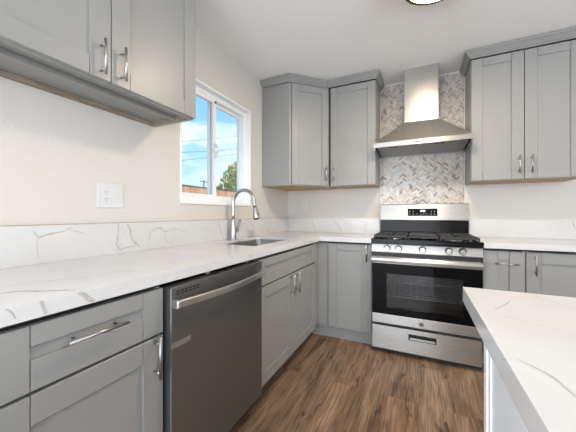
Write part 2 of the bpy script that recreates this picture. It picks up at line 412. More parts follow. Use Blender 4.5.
def ribbons(b, key, sign, clampz=None, dz=0):
    ax, val, ls = VEINS[key]; rnd = random.Random(len(key)*7+len(ls))
    for pts, w_ in ls:
        P2 = [Vector(p) for p in pts]
        if dz: P2 = [Vector((p.x, p.y+dz)) for p in P2]
        Q = []                                  # resample with a slight wander
        for a, c in zip(P2[:-1], P2[1:]):
            n = max(2, int((c-a).length/.012))
            for i in range(n): Q.append(a.lerp(c, i/n)+Vector((rnd.uniform(-1,1), rnd.uniform(-1,1)))*w_*.18)
        Q.append(P2[-1])
        vs = []
        for i, q in enumerate(Q):
            t = (Q[min(i+1,len(Q)-1)]-Q[max(i-1,0)]).normalized(); nrm = Vector((-t.y, t.x))
            f_ = i/(len(Q)-1); hw = w_*rnd.uniform(.45,.55) if key == 'edge' else 1.25*w_*(.25+.75*math.sin(PI*min(1,max(0,.12+.76*f_))))*rnd.uniform(.55,1.1)*.5
            for s_ in (-1, 1):
                r = q+nrm*hw*s_
                if clampz: r = Vector((r.x, min(clampz[1], max(clampz[0], r.y))))
                p = [r.x, r.y]; p.insert(ax, val+sign*.0004); vs.append(tuple(p))
        b._add(vs, [(2*i,2*i+1,2*i+3,2*i+2) for i in range(len(Q)-1)], 1)

# ------------------------------------------------------------------ base cabinets, left run (fronts face +x)
XF = .592; YF = -.592
def TX(y, z, x=XF): return frame((x, y, z), (0,1,0), (1,0,0))      # local x runs along +y
def TY(x, z, y=YF): return frame((x, y, z), (1,0,0), (0,-1,0))     # local x runs along +x
TZ = .108; CT = .866
def carcass(b, x0, x1, y0, y1, z0, z1, face):
    # end panels reach the doors, the box between them is set back so the gaps look into depth
    if face == 'x': b.box(x0,x1,y0,y0+.016,z0,z1); b.box(x0,x1,y1-.016,y1,z0,z1); b.box(x0,x1-.05,y0+.016,y1-.016,z0,z1)
    else: b.box(x0,x0+.016,y0,y1,z0,z1); b.box(x1-.016,x1,y0,y1,z0,z1); b.box(x0+.016,x1-.016,y0+.05,y1,z0,z1)
FZ, FH = .112, .583; DZ, DH = .704, .158
t = thing('base_cabinet', 'grey base cabinet with one drawer over a door, left of the dishwasher', 'cabinet', (.30,-2.56,0))
b = MB(); carcass(b, .003, XF-.001, -2.79, -2.330, TZ, CT, 'x'); b.box(.003, XF, -2.79, -2.331, CT, .8795, 1); b.build('body', ['cab','cabin'], t)
b = MB(); b.box(.05, .52, -2.79, -2.330, 0, TZ); b.build('toe_kick', 'cab', t)
d = shaker('drawer_front', t, TX(-2.786, DZ), .454, DH, .080, .076, rail2=.053); bar_pull(d, TX(-2.786, DZ, XF+.02), (.222, .094), False, .160)
d = shaker('door', t, TX(-2.786, FZ), .454, FH, .080, .075); bar_pull(d, TX(-2.786, FZ, XF+.02), (.417, .520), True, .145)

t = thing('sink_base_cabinet', 'grey sink base cabinet with two doors under a false drawer panel, right of the dishwasher', 'cabinet', (.30,-1.20,0))
b = MB(); b.box(.003, XF-.001, -1.685, -1.668, TZ, CT); b.box(.003, XF-.001, -.715, -.699, TZ, CT); b.box(.003, XF-.05, -1.668, -.715, TZ, .13); b.box(.003, .015, -1.668, -.715, .13, CT)
b.box(XF-.06, XF-.04, -1.668, -.715, .13, CT); b.box(XF-.03, XF, -1.684, -.700, CT, .8795, 1); b.build('body', ['cab','cabin'], t)
b = MB(); b.box(.05, .52, -1.685, -.699, 0, TZ); b.build('toe_kick', 'cab', t)
shaker('drawer_front', t, TX(-1.682, DZ), .979, DH, .085, .068, rail2=.052)
d = shaker('door', t, TX(-1.682, FZ), .504, FH, .085, .072); bar_pull(d, TX(-1.682, FZ, XF+.02), (.442, .510), True, .142)
d = shaker('door', t, TX(-1.174, FZ), .471, FH, .080, .072); bar_pull(d, TX(-1.174, FZ, XF+.02), (.028, .510), True, .142)

t = thing('corner_base_cabinet', 'grey blind corner base cabinet with a single tall door beside the range', 'cabinet', (.55,-.35,0))
b = MB(); b.prism([(.003,-.6985),(XF,-.6985),(XF,-.532),(1.0795,-.532),(1.0795,-.003),(.003,-.003)], TZ, CT)
b.prism([(.003,-.6975),(XF-.001,-.6975),(XF-.001,-.592),(1.0785,-.592),(1.0785,-.003),(.003,-.003)], CT, .8795, 1)
b.box(XF+.0002, .6905, -.6015, -.532, TZ+.001, CT-.001); b.box(1.0635,1.0795,-.592,-.5322,TZ,CT); b.build('body', ['cab','cabin'], t)
b = MB(); b.box(.05,.52,-.6985,-.10,0,TZ); b.box(.52, 1.0795, -.572, -.10, 0, TZ-.0005); b.build('toe_kick', 'cab', t)
d = shaker('door', t, TY(.696, FZ), .381, .750, .082, .075, rail2=.055); bar_pull(d, TY(.696, FZ, YF-.02), (.343, .680), True, .140)

# right of the range
t = thing('base_cabinet', 'narrow grey pull-out base cabinet with horizontal handle, just right of the range', 'cabinet', (1.98,-.30,0))
b = MB(); carcass(b, 1.860, 2.1075, YF+.001, -.003, TZ, CT, 'y'); b.box(1.861, 2.107, YF+.003, -.003, CT, .8795, 1); b.build('body', ['cab','cabin'], t)
b = MB(); b.box(1.860, 2.1075, -.52, -.10, 0, TZ); b.build('toe_kick', 'cab', t)
d = shaker('door', t, TY(1.863, FZ), .241, .750, .088, .075, rail2=.060); bar_pull(d, TY(1.863, FZ, YF-.02), (.133, .665), False, .135)
t = thing('base_cabinet', 'wide grey base cabinet with vertical handle, right of the narrow pull-out cabinet', 'cabinet', (2.4,-.30,0))
b = MB(); carcass(b, 2.108, 2.70, YF+.001, -.003, TZ, CT, 'y'); b.box(2.109, 2.70, YF+.003, -.003, CT, .8795, 1); b.build('body', ['cab','cabin'], t)
b = MB(); b.box(2.108, 2.70, -.52, -.10, 0, TZ); b.build('toe_kick', 'cab', t)
d = shaker('door', t, TY(2.111, FZ), .585, .750, .080, .075); bar_pull(d, TY(2.111, FZ, YF-.02), (.045, .668), True, .140)

# ------------------------------------------------------------------ countertops
SZ0, SZ1 = .8805, .920
SX0, SX1, SY0, SY1 = .125, .490, -1.520, -.905
b = MB()
# built as pieces that meet flush around the sink cut-out
def rcut(n=6, r=.035):
    out = []
    for cx_, cy_, a0 in ((SX0+r,SY0+r,PI),(SX1-r,SY0+r,1.5*PI),(SX1-r,SY1-r,0),(SX0+r,SY1-r,.5*PI)):
        out += [(cx_+r*math.cos(a0+i*PI/2/n), cy_+r*math.sin(a0+i*PI/2/n)) for i in range(n+1)]
    return out
hole = rcut()
nh = len(hole)
def ring(b, outer, inner, z0, z1, mi=0):       # matched loops
    n = len(inner); vs = [(x,y,z) for z in (z0,z1) for L_ in (outer, inner) for x, y in L_]
    fs = []
    for i in range(n):
        j = (i+1) % n
        fs += [(i,n+i,n+j,j), (2*n+i,2*n+j,3*n+j,3*n+i), (i,j,2*n+j,2*n+i), (n+i,3*n+i,3*n+j,n+j)]
    b._add(vs, fs, mi)
# one outer loop matched vertex by vertex to the hole: rectangle x .0..645, y -1.60..-.80
def rect_match(x0,x1,y0,y1):
    cx_, cy_ = (SX0+SX1)/2, (SY0+SY1)/2; out = []
    n = 7
    cs = [((x0,y0),), ((x1,y0),), ((x1,y1),), ((x0,y1),)]
    for q in range(4):
        c_ = [(x0,y0),(x1,y0),(x1,y1),(x0,y1)][q]
        e1 = [(x0,SY0+.035),(SX1-.035,y0),(x1,SY1-.035),(SX0+.035,y1)]; s0 = [(x0,SY0+.035),(SX1-.035,y0),(x1,SY1-.035),(SX0+.035,y1)][q]
        s1 = [(SX0+.035,y0),(x1,SY0+.035),(SX1-.035,y1),(x0,SY1-.035)][q]
        for i in range(4):
            f_ = i/3; out.append((s0[0]+(c_[0]-s0[0])*f_, s0[1]+(c_[1]-s0[1])*f_))
        for i in range(1,4):
            f_ = i/3; out.append((c_[0]+(s1[0]-c_[0])*f_, c_[1]+(s1[1]-c_[1])*f_))
    return out
E0 = .001
ring(b, rect_match(E0,.625,-1.62,-.80), hole, .900, SZ1); b.box(.600,.625,-1.62,-.80,SZ0,.900)
b.box(E0,.625,-2.80,-1.62,SZ0,SZ1)
b.prism([(E0,-.80),(.625,-.80),(.625,-.632),(1.0845,-.632),(1.0845,-.001),(E0,-.001)], SZ0, SZ1)
ribbons(b, 'top', 1); ribbons(b, 'edge', 1, (SZ0+.001, SZ1-.0002), -.002)
o = b.build('countertop', ['quartz','vein']); tag(o, 'long L-shaped white quartz countertop with grey veins along the left wall and corner', 'countertop')
b = MB(); b.box(1.8565, 2.72, -.632, -.001, SZ0, SZ1)
o = b.build('countertop', ['quartz'], None, .002); tag(o, 'short white quartz countertop on the grey cabinets right of the range', 'countertop')
ZB = 1.079
b = MB(); b.box(.0005,.0205,-2.80,-.0005,SZ1+.0004,ZB); ribbons(b,'bs_left',1,(SZ1+.002, ZB-.0005)); b.box(.0005,.0150,-2.80,-.0005,ZB+.0001,ZB+.0035,2)
o = b.build('stone_backsplash', ['quartz','vein','caulk']); tag(o, 'low veined quartz backsplash strip along the left wall below the window', 'backsplash')
b = MB(); b.box(.0210,1.070,-.0205,-.0005,SZ1+.0004,ZB); ribbons(b,'bs_back',-1,(SZ1+.002, ZB-.0005))
o = b.build('stone_backsplash', ['quartz','vein']); tag(o, 'low veined quartz backsplash strip on the back wall left of the range', 'backsplash')
b = MB(); b.box(1.858,2.72,-.0205,-.0005,SZ1+.0004,ZB); ribbons(b,'bs_right',-1,(SZ1+.002, ZB-.0005))
o = b.build('stone_backsplash', ['quartz','vein']); tag(o, 'low quartz backsplash strip on the back wall right of the range', 'backsplash')

# ------------------------------------------------------------------ sink, faucet, air gap
t = thing('kitchen_sink', 'stainless steel undermount sink set into the countertop under the window', 'sink', (.31,-1.21,.65))
b = MB()
def loop(off, z): # rounded rectangle inset by off
    r = .035; out = []
    for cx_, cy_, a0 in ((SX0+r,SY0+r,PI),(SX1-r,SY0+r,1.5*PI),(SX1-r,SY1-r,0),(SX0+r,SY1-r,.5*PI)):
        out += [(cx_+(r-off)*math.cos(a0+i*PI/12), cy_+(r-off)*math.sin(a0+i*PI/12), z) for i in range(7)]
    return out
L_ = [loop(-.012,.8985), loop(-.002,.8985), loop(-.001,.888), loop(.004,.70), loop(.012,.675), loop(.026,.664)]
n = len(L_[0]); vs = [p for l in L_ for p in l]
b._add(vs, [(i*n+k,i*n+(k+1)%n,(i+1)*n+(k+1)%n,(i+1)*n+k) for i in range(len(L_)-1) for k in range(n)], 0, True)
b._add(L_[-1], [tuple(range(n))], 0)
o = b.build('basin', 'sinksteel', t); sd = o.modifiers.new('thick', 'SOLIDIFY'); sd.thickness = .0015; sd.offset = 0
b = MB(); b.lathe((.31,-1.21,.6655), [(.045,0),(.045,.002),(.038,.003),(.034,-.001)], 24); b.build('drain', 'chrome', t)

t = thing('kitchen_faucet', 'brushed steel gooseneck pull-down faucet behind the sink, below the window', 'faucet', (.075,-1.195,SZ1))
fx, fy = .075, -1.195
b = MB(); b.lathe((fx,fy,SZ1+.0004), [(.030,0),(.030,.006),(.0265,.012),(.0245,.05),(.021,.11),(.0165,.155),(.0145,.17)], 28); b.build('base', 'nickel', t)
b = MB(); R_ = .101; zt = 1.217
pts = [(fx,fy,1.06),(fx,fy,1.12),(fx,fy,1.18)]+[(fx+R_-R_*math.cos(a), fy, zt+R_*math.sin(a)) for a in [i*PI/18 for i in range(0,18)]]
pts += [(fx+2*R_+.002,fy,zt-.015),(fx+2*R_+.006,fy,zt-.038)]
b.tube(pts, .0135, 18); b.build('spout', 'nickel', t)
b = MB(); a_ = Vector((fx+2*R_+.0055,fy,zt-.034)); dn = Vector((.16,0,-1)).normalized()
b.tube([a_, a_+dn*.012, a_+dn*.05, a_+dn*.088, a_+dn*.094], [.0150,.0175,.0205,.0260,.0235], 20); b.build('spray_head', 'nickel', t)
b = MB(); b.tube([a_+dn*.0935, a_+dn*.100], [.0215,.0195], 20); b.box(a_.x+.0245, a_.x+.0315, fy-.006, fy+.006, a_.z-.075, a_.z-.045); b.build('nozzle', 'blackplastic', t)
b = MB(); b.tube([(fx,fy+.012,.992),(fx,fy+.034,.992),(fx,fy+.052,.992)], [.019,.019,.0175], 16)
b.tube([(fx,fy+.044,.995),(fx+.003,fy+.062,1.020),(fx+.006,fy+.078,1.050),(fx+.008,fy+.086,1.078)], [.014,.0115,.0100,.0105], 12); b.build('lever', 'nickel', t)
b = MB(); b.lathe((.078,-.905,SZ1+.0004), [(.022,0),(.022,.004),(.0165,.006),(.0165,.045),(.014,.058),(.006,.064)], 20)
tag(b.build('sink_air_gap', 'nickel'), 'small round steel air gap cap standing right of the faucet', 'air gap')

# ------------------------------------------------------------------ dishwasher
t = thing('dishwasher', 'dark stainless dishwasher with bar handle between the grey base cabinets', 'dishwasher', (.33,-2.03,0))
DY0, DY1 = -2.324, -1.693
b = MB(); b.box(.02,.575,DY0+.006,DY1-.020,.02,.845); b.build('tub', 'blackplastic', t)
b = MB(); b.box(.10,.55,DY0+.006,DY1-.020,.0,.11); b.build('toe_panel', 'blackplastic', t)
b = MB(); b.box(.592,.643,DY0,DY1,.112,.862); b.build('door', 'dwsteel', t, .0035)
b = MB()
q = 14
for i in range(q+1):
    pass
pp = [(.643+.022+.034*math.sin(PI*i/q), DY0+.008+(DY1-DY0-.022)*i/q) for i in range(q+1)]
hb = []
for x_, y_ in pp: hb.append([(x_-.006,y_,.788),(x_+.006,y_,.790),(x_+.006,y_,.815),(x_-.006,y_,.818)])
vs = [p for r in hb for p in r]
b._add(vs, [(i*4+j,(i+1)*4+j,(i+1)*4+(j+1)%4,i*4+(j+1)%4) for i in range(q) for j in range(4)]+[(0,1,2,3),tuple(range(4*q+3,4*q-1,-1))], 0)
for y_ in (DY0+.006, DY1-.030): b.box(.642,.668,y_,y_+.018,.787,.817)
b.build('handle', 'steel', t, .003)
b = MB()
for r_ in range(2):
    for i in range(6): b.box(.6425,.6440,-2.300+i*.020,-2.285+i*.020,.842-r_*.010,.847-r_*.010)
b.build('vent', 'blackplastic', t)
b = MB(); b.box(.6430,.6434,-2.3235,-2.232,.640,.660); b.build('sticker', 'sticker', t)
b = MB(); b.box(.6430,.6434,-1.740,-1.700,.700,.715); b.build('badge', 'nickel', t)
for y_ in (-2.10,-1.80):
    b = MB(); b.box(.50,.612,y_-.012,y_+.012,.866,.8800); b.build('mounting_bracket', 'nickel', t)

# ------------------------------------------------------------------ upper cabinets
CP = lambda z0: [(0,z0),(.008,z0),(.008,z0+.011),(.014,z0+.013),(.032,z0+.034),(.040,z0+.042),(.046,z0+.044),(.046,z0+.057),(0,z0+.057)]
ZU = 1.405; ZT = 2.398
# left of the window
t = thing('upper_cabinet', 'grey double-door upper cabinet on the left wall, left of the window', 'cabinet', (.15,-2.35,1.64))
UL = 1.650
b = MB(); Y0, Y1 = -2.80, -1.872
b.box(.003,.31,Y0,Y0+.018,UL,2.40); b.box(.003,.31,Y1-.018,Y1,UL,2.40); b.box(.003,.31,Y0+.018,Y1-.018,UL+.022,UL+.036); b.box(.003,.31,Y0+.018,Y1-.018,2.382,2.40)
b.box(.003,.012,Y0+.018,Y1-.018,UL+.036,2.382); b.box(.20,.212,Y0+.018,Y1-.018,UL,2.40); b.box(.297,.31,Y0+.018,Y1-.018,UL,UL+.018); b.build('body', 'cab', t)
b = MB(); b.box(.003,.026,Y0+.018,Y1-.018,UL+.001,UL+.022); b.box(.026,.292,Y1-.034,Y1-.018,UL+.001,UL+.022); b.build('hanging_rail', 'rawwood', t)
d = shaker('door', t, TX(-2.797, 1.654, .31), .455, .745, .080, .075); bar_pull(d, TX(-2.797, 1.654, .33), (.416, .076), True, .137)
d = shaker('door', t, TX(-2.338, 1.654, .31), .462, .745, .080, .075); bar_pull(d, TX(-2.338, 1.654, .33), (.038, .084), True, .137)
b = MB(); b.sweep([(.003,Y0),(.33,Y0),(.33,Y1),(.003,Y1)], CP(2.401)); b.build('crown_moulding', 'cab', t)

# diagonal corner cabinet
t = thing('corner_upper_cabinet', 'grey diagonal corner upper cabinet with one angled door, right of the window', 'cabinet', (.25,-.25,ZU))
poly = [(.003,-.6133),(.307,-.6133),(.6125,-.307),(.6125,-.003),(.003,-.003)]
b = MB(); b.prism(poly, ZU, 2.40); b.prism([(.012,-.604),(.302,-.604),(.603,-.302),(.603,-.012),(.012,-.012)], ZU-.0015, ZU+.01, 1); b.build('body', ['cab','birch'], t)
U_ = Vector((.3055,.3063,0)).normalized(); N_ = Vector((U_.y,-U_.x,0)); O_ = Vector((.307,-.6133,ZU+.006))+U_*.022
Td = frame(O_, U_, N_); wd = .388
d = shaker('door', t, Td, wd, ZT-ZU-.012, .070, .068); bar_pull(d, frame(O_+N_*.02, U_, N_), (wd-.035,.115), True, .140)
b = MB(); e_ = .02*math.sqrt(2)
b.sweep([(.003,-.6133),(.307+.0,-.6133-.008),(.6119,-.3085)], CP(2.401)); b.build('crown_moulding', 'cab', t)

t = thing('upper_cabinet', 'grey single-door upper cabinet on the back wall between corner cabinet and range hood', 'cabinet', (.84,-.15,ZU))
b = MB(); b.box(.627,.640,-.31,-.003,ZU,2.40); b.box(1.053,1.071,-.31,-.003,ZU,2.40); b.box(.640,1.053,-.26,-.003,ZU,2.40); b.box(.640,1.053,-.31,-.26,ZU,ZU+.018); b.box(.640,1.053,-.31,-.26,2.37,2.40); b.box(.630,1.064,-.302,-.012,ZU-.0015,ZU-.0001,1); b.build('body', ['cab','birch'], t)
d = shaker('door', t, TY(.636, ZU+.004, -.31), .431, ZT-ZU-.010, .070, .066); bar_pull(d, TY(.636, ZU+.004, -.33), (.036,.112), True, .125)
b = MB(); b.sweep([(.6145,-.332),(1.071,-.332),(1.071,-.0125)], CP(2.401)); b.build('crown_moulding', 'cab', t)

ZR = 1.395
t = thing('upper_cabinet', 'grey double-door upper cabinet on the back wall right of the range hood', 'cabinet', (2.17,-.15,ZR))
b = MB(); b.box(1.829,1.847,-.31,-.003,ZR,2.40); b.box(2.512,2.53,-.31,-.003,ZR,2.40); b.box(1.847,2.512,-.26,-.003,ZR,2.40); b.box(1.847,2.512,-.31,-.26,ZR,ZR+.018); b.box(1.847,2.512,-.31,-.26,2.37,2.40); b.box(1.838,2.52,-.302,-.012,ZR-.0015,ZR-.0001,1); b.build('body', ['cab','birch'], t)
d = shaker('door', t, TY(1.833, ZR+.005, -.31), .341, ZT-ZR-.010, .078, .066); bar_pull(d, TY(1.833, ZR+.005, -.33), (.308,.108), True, .138)
d = shaker('door', t, TY(2.179, ZR+.005, -.31), .341, ZT-ZR-.010, .078, .066); bar_pull(d, TY(2.179, ZR+.005, -.33), (.038,.108), True, .138)
b = MB(); b.sweep([(1.829,-.0125),(1.829,-.332),(2.53,-.332),(2.53,-.003)], CP(2.401)); b.build('crown_moulding', 'cab', t)

# ------------------------------------------------------------------ herringbone mosaic behind the range
TX0, TX1, TZ0_, TZ1_ = 1.0775, 1.8225, .90, 2.452
t = thing('tile_backsplash', 'herringbone marble mosaic panel behind the range and hood', 'backsplash', (1.45,-.005,.90))
b = MB(); b.box(TX0, TX1, -.006, -.0005, TZ0_, TZ1_, 8)
def clip(poly, ax, val, keep_less):
    out = []
    for i in range(len(poly)):
        a, c = poly[i], poly[(i+1)%len(poly)]
        ia = (a[ax] <= val) == keep_less or a[ax] == val; ic = (c[ax] <= val) == keep_less or c[ax] == val
        if ia: out.append(a)
        if ia != ic:
            f_ = (val-a[ax])/(c[ax]-a[ax]); p = [a[0]+(c[0]-a[0])*f_, a[1]+(c[1]-a[1])*f_]; out.append(tuple(p))
    return out
Wt = .0145; Lt = Wt*3; g = .0009; s2 = math.sqrt(.5)
rnd = random.Random(3); wts = [20,15,17,15,11,11,8,8]
for i in range(-90, 170):
    for j in range(-80, 80):
        for kind in (0, 1):
            # herringbone lattice: steps (1,1) and (L,-L)/W of unit W
            a_, c_ = i, j
            x0 = a_*Wt + c_*Lt; y0 = a_*Wt - c_*Lt
            if kind == 0: rc = (x0, y0, x0+Lt, y0+Wt)
            else: rc = (x0+Lt-Lt, y0+Wt, x0+Wt, y0+Wt+Lt)
            P4 = [(rc[0]+g,rc[1]+g),(rc[2]-g,rc[1]+g),(rc[2]-g,rc[3]-g),(rc[0]+g,rc[3]-g)]
            P4 = [((p[0]-p[1])*s2+1.45, (p[0]+p[1])*s2+1.3) for p in P4]
            mx_ = sum(p[0] for p in P4)/4; mz_ = sum(p[1] for p in P4)/4
            if not (TX0-.05 < mx_ < TX1+.05 and TZ0_-.05 < mz_ < TZ1_+.05): continue
            q_ = P4
            for ax, val, kl in ((0,TX0+.001,False),(0,TX1-.001,True),(1,TZ0_+.001,False),(1,TZ1_-.001,True)):
                q_ = clip(q_, ax, val, kl)
                if len(q_) < 3: break
            if len(q_) < 3: continue
            mi = rnd.choices(range(8), wts)[0]; th = rnd.uniform(-.0003,.0003)
            nq = len(q_); b._add([(p[0],-.0062,p[1]) for p in q_]+[(p[0],-.0088+th,p[1]) for p in q_],
                [tuple(range(nq,2*nq))]+[(k,(k+1)%nq,nq+(k+1)%nq,nq+k) for k in range(nq)], mi)
b.build('mosaic', ['tile%d'%i for i in range(8)]+['grout'], t)
b = MB(); b.box(1.0722,TX0,-.012,-.0005,.90,TZ1_+.008); b.box(TX1,1.8280,-.012,-.0005,.90,TZ1_+.008); b.box(TX0,TX1,-.012,-.0005,TZ1_,TZ1_+.008)
b.build('edge_trim', 'trimwhite', t, .002)

# ------------------------------------------------------------------ range hood
t = thing('range_hood', 'stainless steel chimney range hood above the range', 'range hood', (1.455,-.2,1.70))
hx0, hx1, hy, hz0, hz1 = 1.0735, 1.8265, -.455, 1.720, 1.762
b = MB()   # canopy shell: lip walls, sloped top
th = .012
b.box(hx0-.002,hx1+.008,hy,hy+th,hz0,hz1); b.box(hx0,hx0+th,hy+th,-.0140,hz0-.02,hz1); b.box(hx1-th,hx1,hy+th,-.0140,hz0-.02,hz1)
b.box(hx0+th,hx1-th,-.025,-.0140,hz0-.02,hz1)
b.hexa([(hx0,hy,hz1),(hx1,hy,hz1),(hx1,-.0140,hz1),(hx0,-.0140,hz1)], [(1.312,-.262,1.972),(1.600,-.262,1.972),(1.600,-.0140,1.972),(1.312,-.0140,1.972)])
b.build('canopy', 'hoodsteel', t, .0015, 1)
for x0_, x1_ in ((hx0+.022,1.447),(1.455,hx1-.022)):
    b = MB(); b.hexa([(x0_,hy+.03,1.722),(x1_,hy+.03,1.722),(x1_,-.035,1.706),(x0_,-.035,1.706)], [(x0_,hy+.03,1.730),(x1_,hy+.03,1.730),(x1_,-.035,1.714),(x0_,-.035,1.714)])
    f_ = b.build('filter', 'filter', t, .002, 1)
    b = MB(); b.box(x0_+.10,x0_+.18,hy+.040,hy+.052,1.7175,1.7225); b.build('filter_latch', 'blackplastic', f_)
b = MB(); b.box(hx0+th,hx1-th,hy+th,hy+.028,1.724,1.734); b.box(hx0+th,hx1-th,-.035,-.025,1.704,1.714); b.box(1.447,1.455,hy+.028,-.035,1.712,1.732); b.build('filter_frame', 'filter', t)
b = MB(); b.box(1.316,1.598,-.250,-.0140,1.973,ZC-.0005); b.build('chimney', 'hoodsteel', t, .003)
b = MB(); b.box(1.3155,1.3162,-.251,-.02,1.98,ZC-.001)
for i in range(5):
    b = MB(); b.lathe((1.405+i*.018,hy,1.741), [(.0065,0),(.0065,.004),(.005,.005)], 14, axis='y'); b.build('button', 'blackplastic', t)

# ------------------------------------------------------------------ gas range
t = thing('gas_range', 'stainless steel gas range with black oven door and five knobs', 'range', (1.47,-.36,0))
R0, R1 = 1.0895, 1.8505; RM = (R0+R1)/2
b = MB()
b.box(R0+.002,R1-.002,-.655,-.03,.012,.12); b.box(R0+.002,R0+.03,-.64,-.03,.12,.885); b.box(R1-.03,R1-.002,-.64,-.03,.12,.885); b.box(R0+.03,R1-.03,-.64,-.03,.74,.885); b.box(R0+.03,R1-.03,-.06,-.03,.12,.74); b.box(R0+.03,R1-.03,-.64,-.58,.12,.31)
b.build('body', 'blackplastic', t)
for x_ in (R0+.05,R1-.05):
    for y_ in (-.60,-.08): b = MB(); b.lathe((x_,y_,0), [(.018,0),(.018,.012)], 12); b.build('foot', 'blackplastic', t)
b = MB(); b.box(R0+.045,R1-.045,-.578,-.575+.5,.3,.305); b.box(R0+.045,R1-.045,-.08,-.075,.305,.735); b.build('oven_cavity', 'cavity', t)
for z_ in (.44,.56):
    b = MB()
    for k in range(7): b.tube([(R0+.05,-.570+k*.075,z_),(R1-.05,-.570+k*.075,z_)], .0032, 6)
    for k in range(15): b.tube([(R0+.07+k*(R1-R0-.14)/14,-.575,z_),(R0+.07+k*(R1-R0-.14)/14,-.10,z_)], .0022, 6)
    b.build('oven_rack', 'rack', t)
# door: black glass frame, window, stainless strip, handle
WX0, WX1, WZa, WZb = 1.205, 1.735, .375, .648
b = MB(); y0_, y1_ = -.682, -.642
b.box(R0+.004,WX0,y0_,y1_,.320,.728); b.box(WX1,R1-.004,y0_,y1_,.320,.728); b.box(WX0,WX1,y0_,y1_,.320,WZa); b.box(WX0,WX1,y0_,y1_,WZb,.728)
door = b.build('oven_door', 'glass_black', t)
b = MB(); b.box(WX0-.001,WX1+.001,-.6815,-.677,WZa-.001,WZb+.001); b.build('oven_window', 'ovenpane', door)
b = MB(); b.box(R0+.004,R1-.004,-.684,-.642,.7285,.784); b.build('door_top_rail', 'steel', door, .002)
b = MB(); b.box(R0+.004,R1-.004,-.688,-.642,.246,.3195); b.build('door_bottom_rail', 'steel', door, .003)
b = MB(); n = 20; prof = [(-.716,.741),(-.724,.740),(-.732,.747),(-.735,.760),(-.732,.774),(-.724,.783),(-.716,.784),(-.718,.762)]
vs = [(x_,y_,z_) for x_ in (R0+.006,R1-.006) for y_, z_ in prof]; k = len(prof)
b._add(vs, [(i,(i+1)%k,k+(i+1)%k,k+i) for i in range(k)]+[tuple(range(k)),tuple(range(2*k-1,k-1,-1))])
for x_ in (R0+.006,R1-.028): b.box(x_,x_+.022,-.722,-.683,.744,.780)
b.build('door_handle', 'steel', door)
b = MB(); b.lathe((RM-.012,-.688,.281), [(.0165,0),(.0165,.002),(.0150,.003)], 28, axis='y')
badge = b.build('badge', 'badge', door)
b = MB()   # monogram: ring, curls and two script letters
def arc(cx_,cz_,r,a0,a1,n=14): return [(RM-.012+cx_+r*math.cos(a0+(a1-a0)*i/n), -.6915, .281+cz_+r*math.sin(a0+(a1-a0)*i/n)) for i in range(n+1)]
b.tube(arc(0,0,.0135,0,2*PI,28), .0007, 5)
b.tube(arc(-.0038,.0005,.0042,.6,2*PI-.3)+[(RM-.012-.0005,-.6915,.2805)], .0007, 5)
b.tube(arc(.0045,.0022,.0026,-.6,PI+.4)+arc(.0045,-.0026,.0032,PI-.9,2*PI-.5), .0007, 5)
for k in range(4):
    a = PI/4+k*PI/2; b.tube(arc(.0098*math.cos(a),.0098*math.sin(a),.002,a-1.8,a+1.8,8), .0005, 5)
b.build('monogram', 'nickel', badge)
# storage drawer with pocket handle
b = MB(); pz0, pz1, px0, px1 = .150, .186, 1.372, 1.556
b.box(R0+.006,px0,-.686,-.642,.042,.226); b.box(px1,R1-.006,-.686,-.642,.042,.226); b.box(px0,px1,-.686,-.642,.042,pz0); b.box(px0,px1,-.686,-.642,pz1,.226)
dr = b.build('storage_drawer', 'steel', t)
b = MB(); b.box(px0,px1,-.660,-.650,pz0,pz1,0); b.box(px0+.006,px1-.006,-.6875,-.681,pz0-.002,pz0+.014,1); b.box(px0-.005,px0,-.6885,-.685,pz0-.005,pz1+.005,0); b.box(px1,px1+.005,-.6885,-.685,pz0-.005,pz1+.005,0); b.box(px0-.005,px1+.005,-.6885,-.685,pz1,pz1+.005,0); b.box(px0-.005,px1+.005,-.6885,-.685,pz0-.006,pz0-.002,0)
b.build('drawer_pull', ['blackplastic','steel'], dr)
# control panel and knobs
b = MB(); b._add([(x_,y_,z_) for x_ in (R0,R1) for y_, z_ in ((-.690,.816),(-.694,.822),(-.676,.884),(-.60,.884),(-.60,.816))],
    [(0,1,2,3,4),(9,8,7,6,5)]+[(i,5+i,5+(i+1)%5,(i+1)%5) for i in range(5)])
cp = b.build('control_panel', 'steel', t, .001, 1)
for kx in (1.211,1.296,1.466,1.641,1.728):
    b = MB(); c_ = (kx,-.6865,.853)
    b.lathe(c_, [(.0245,-.002),(.0245,.003),(.0205,.004),(.0195,.024),(.0175,.027)], 28, axis='y')
    b.box(kx-.0045,kx+.0045,-.722,-.710,.8345,.8715); b.build('knob', 'nickel', cp)
    b = MB(); b.lathe((kx,-.683,.853), [(.0275,-.002),(.0275,.0035)], 28, axis='y'); b.build('knob_ring', 'badge', cp)
for kx in (1.211,1.296,1.466,1.641,1.728):
    b = MB(); b.box(kx+.030,kx+.034,-.6832,-.6805,.868,.874); b.build('knob_marking', 'badge', cp)
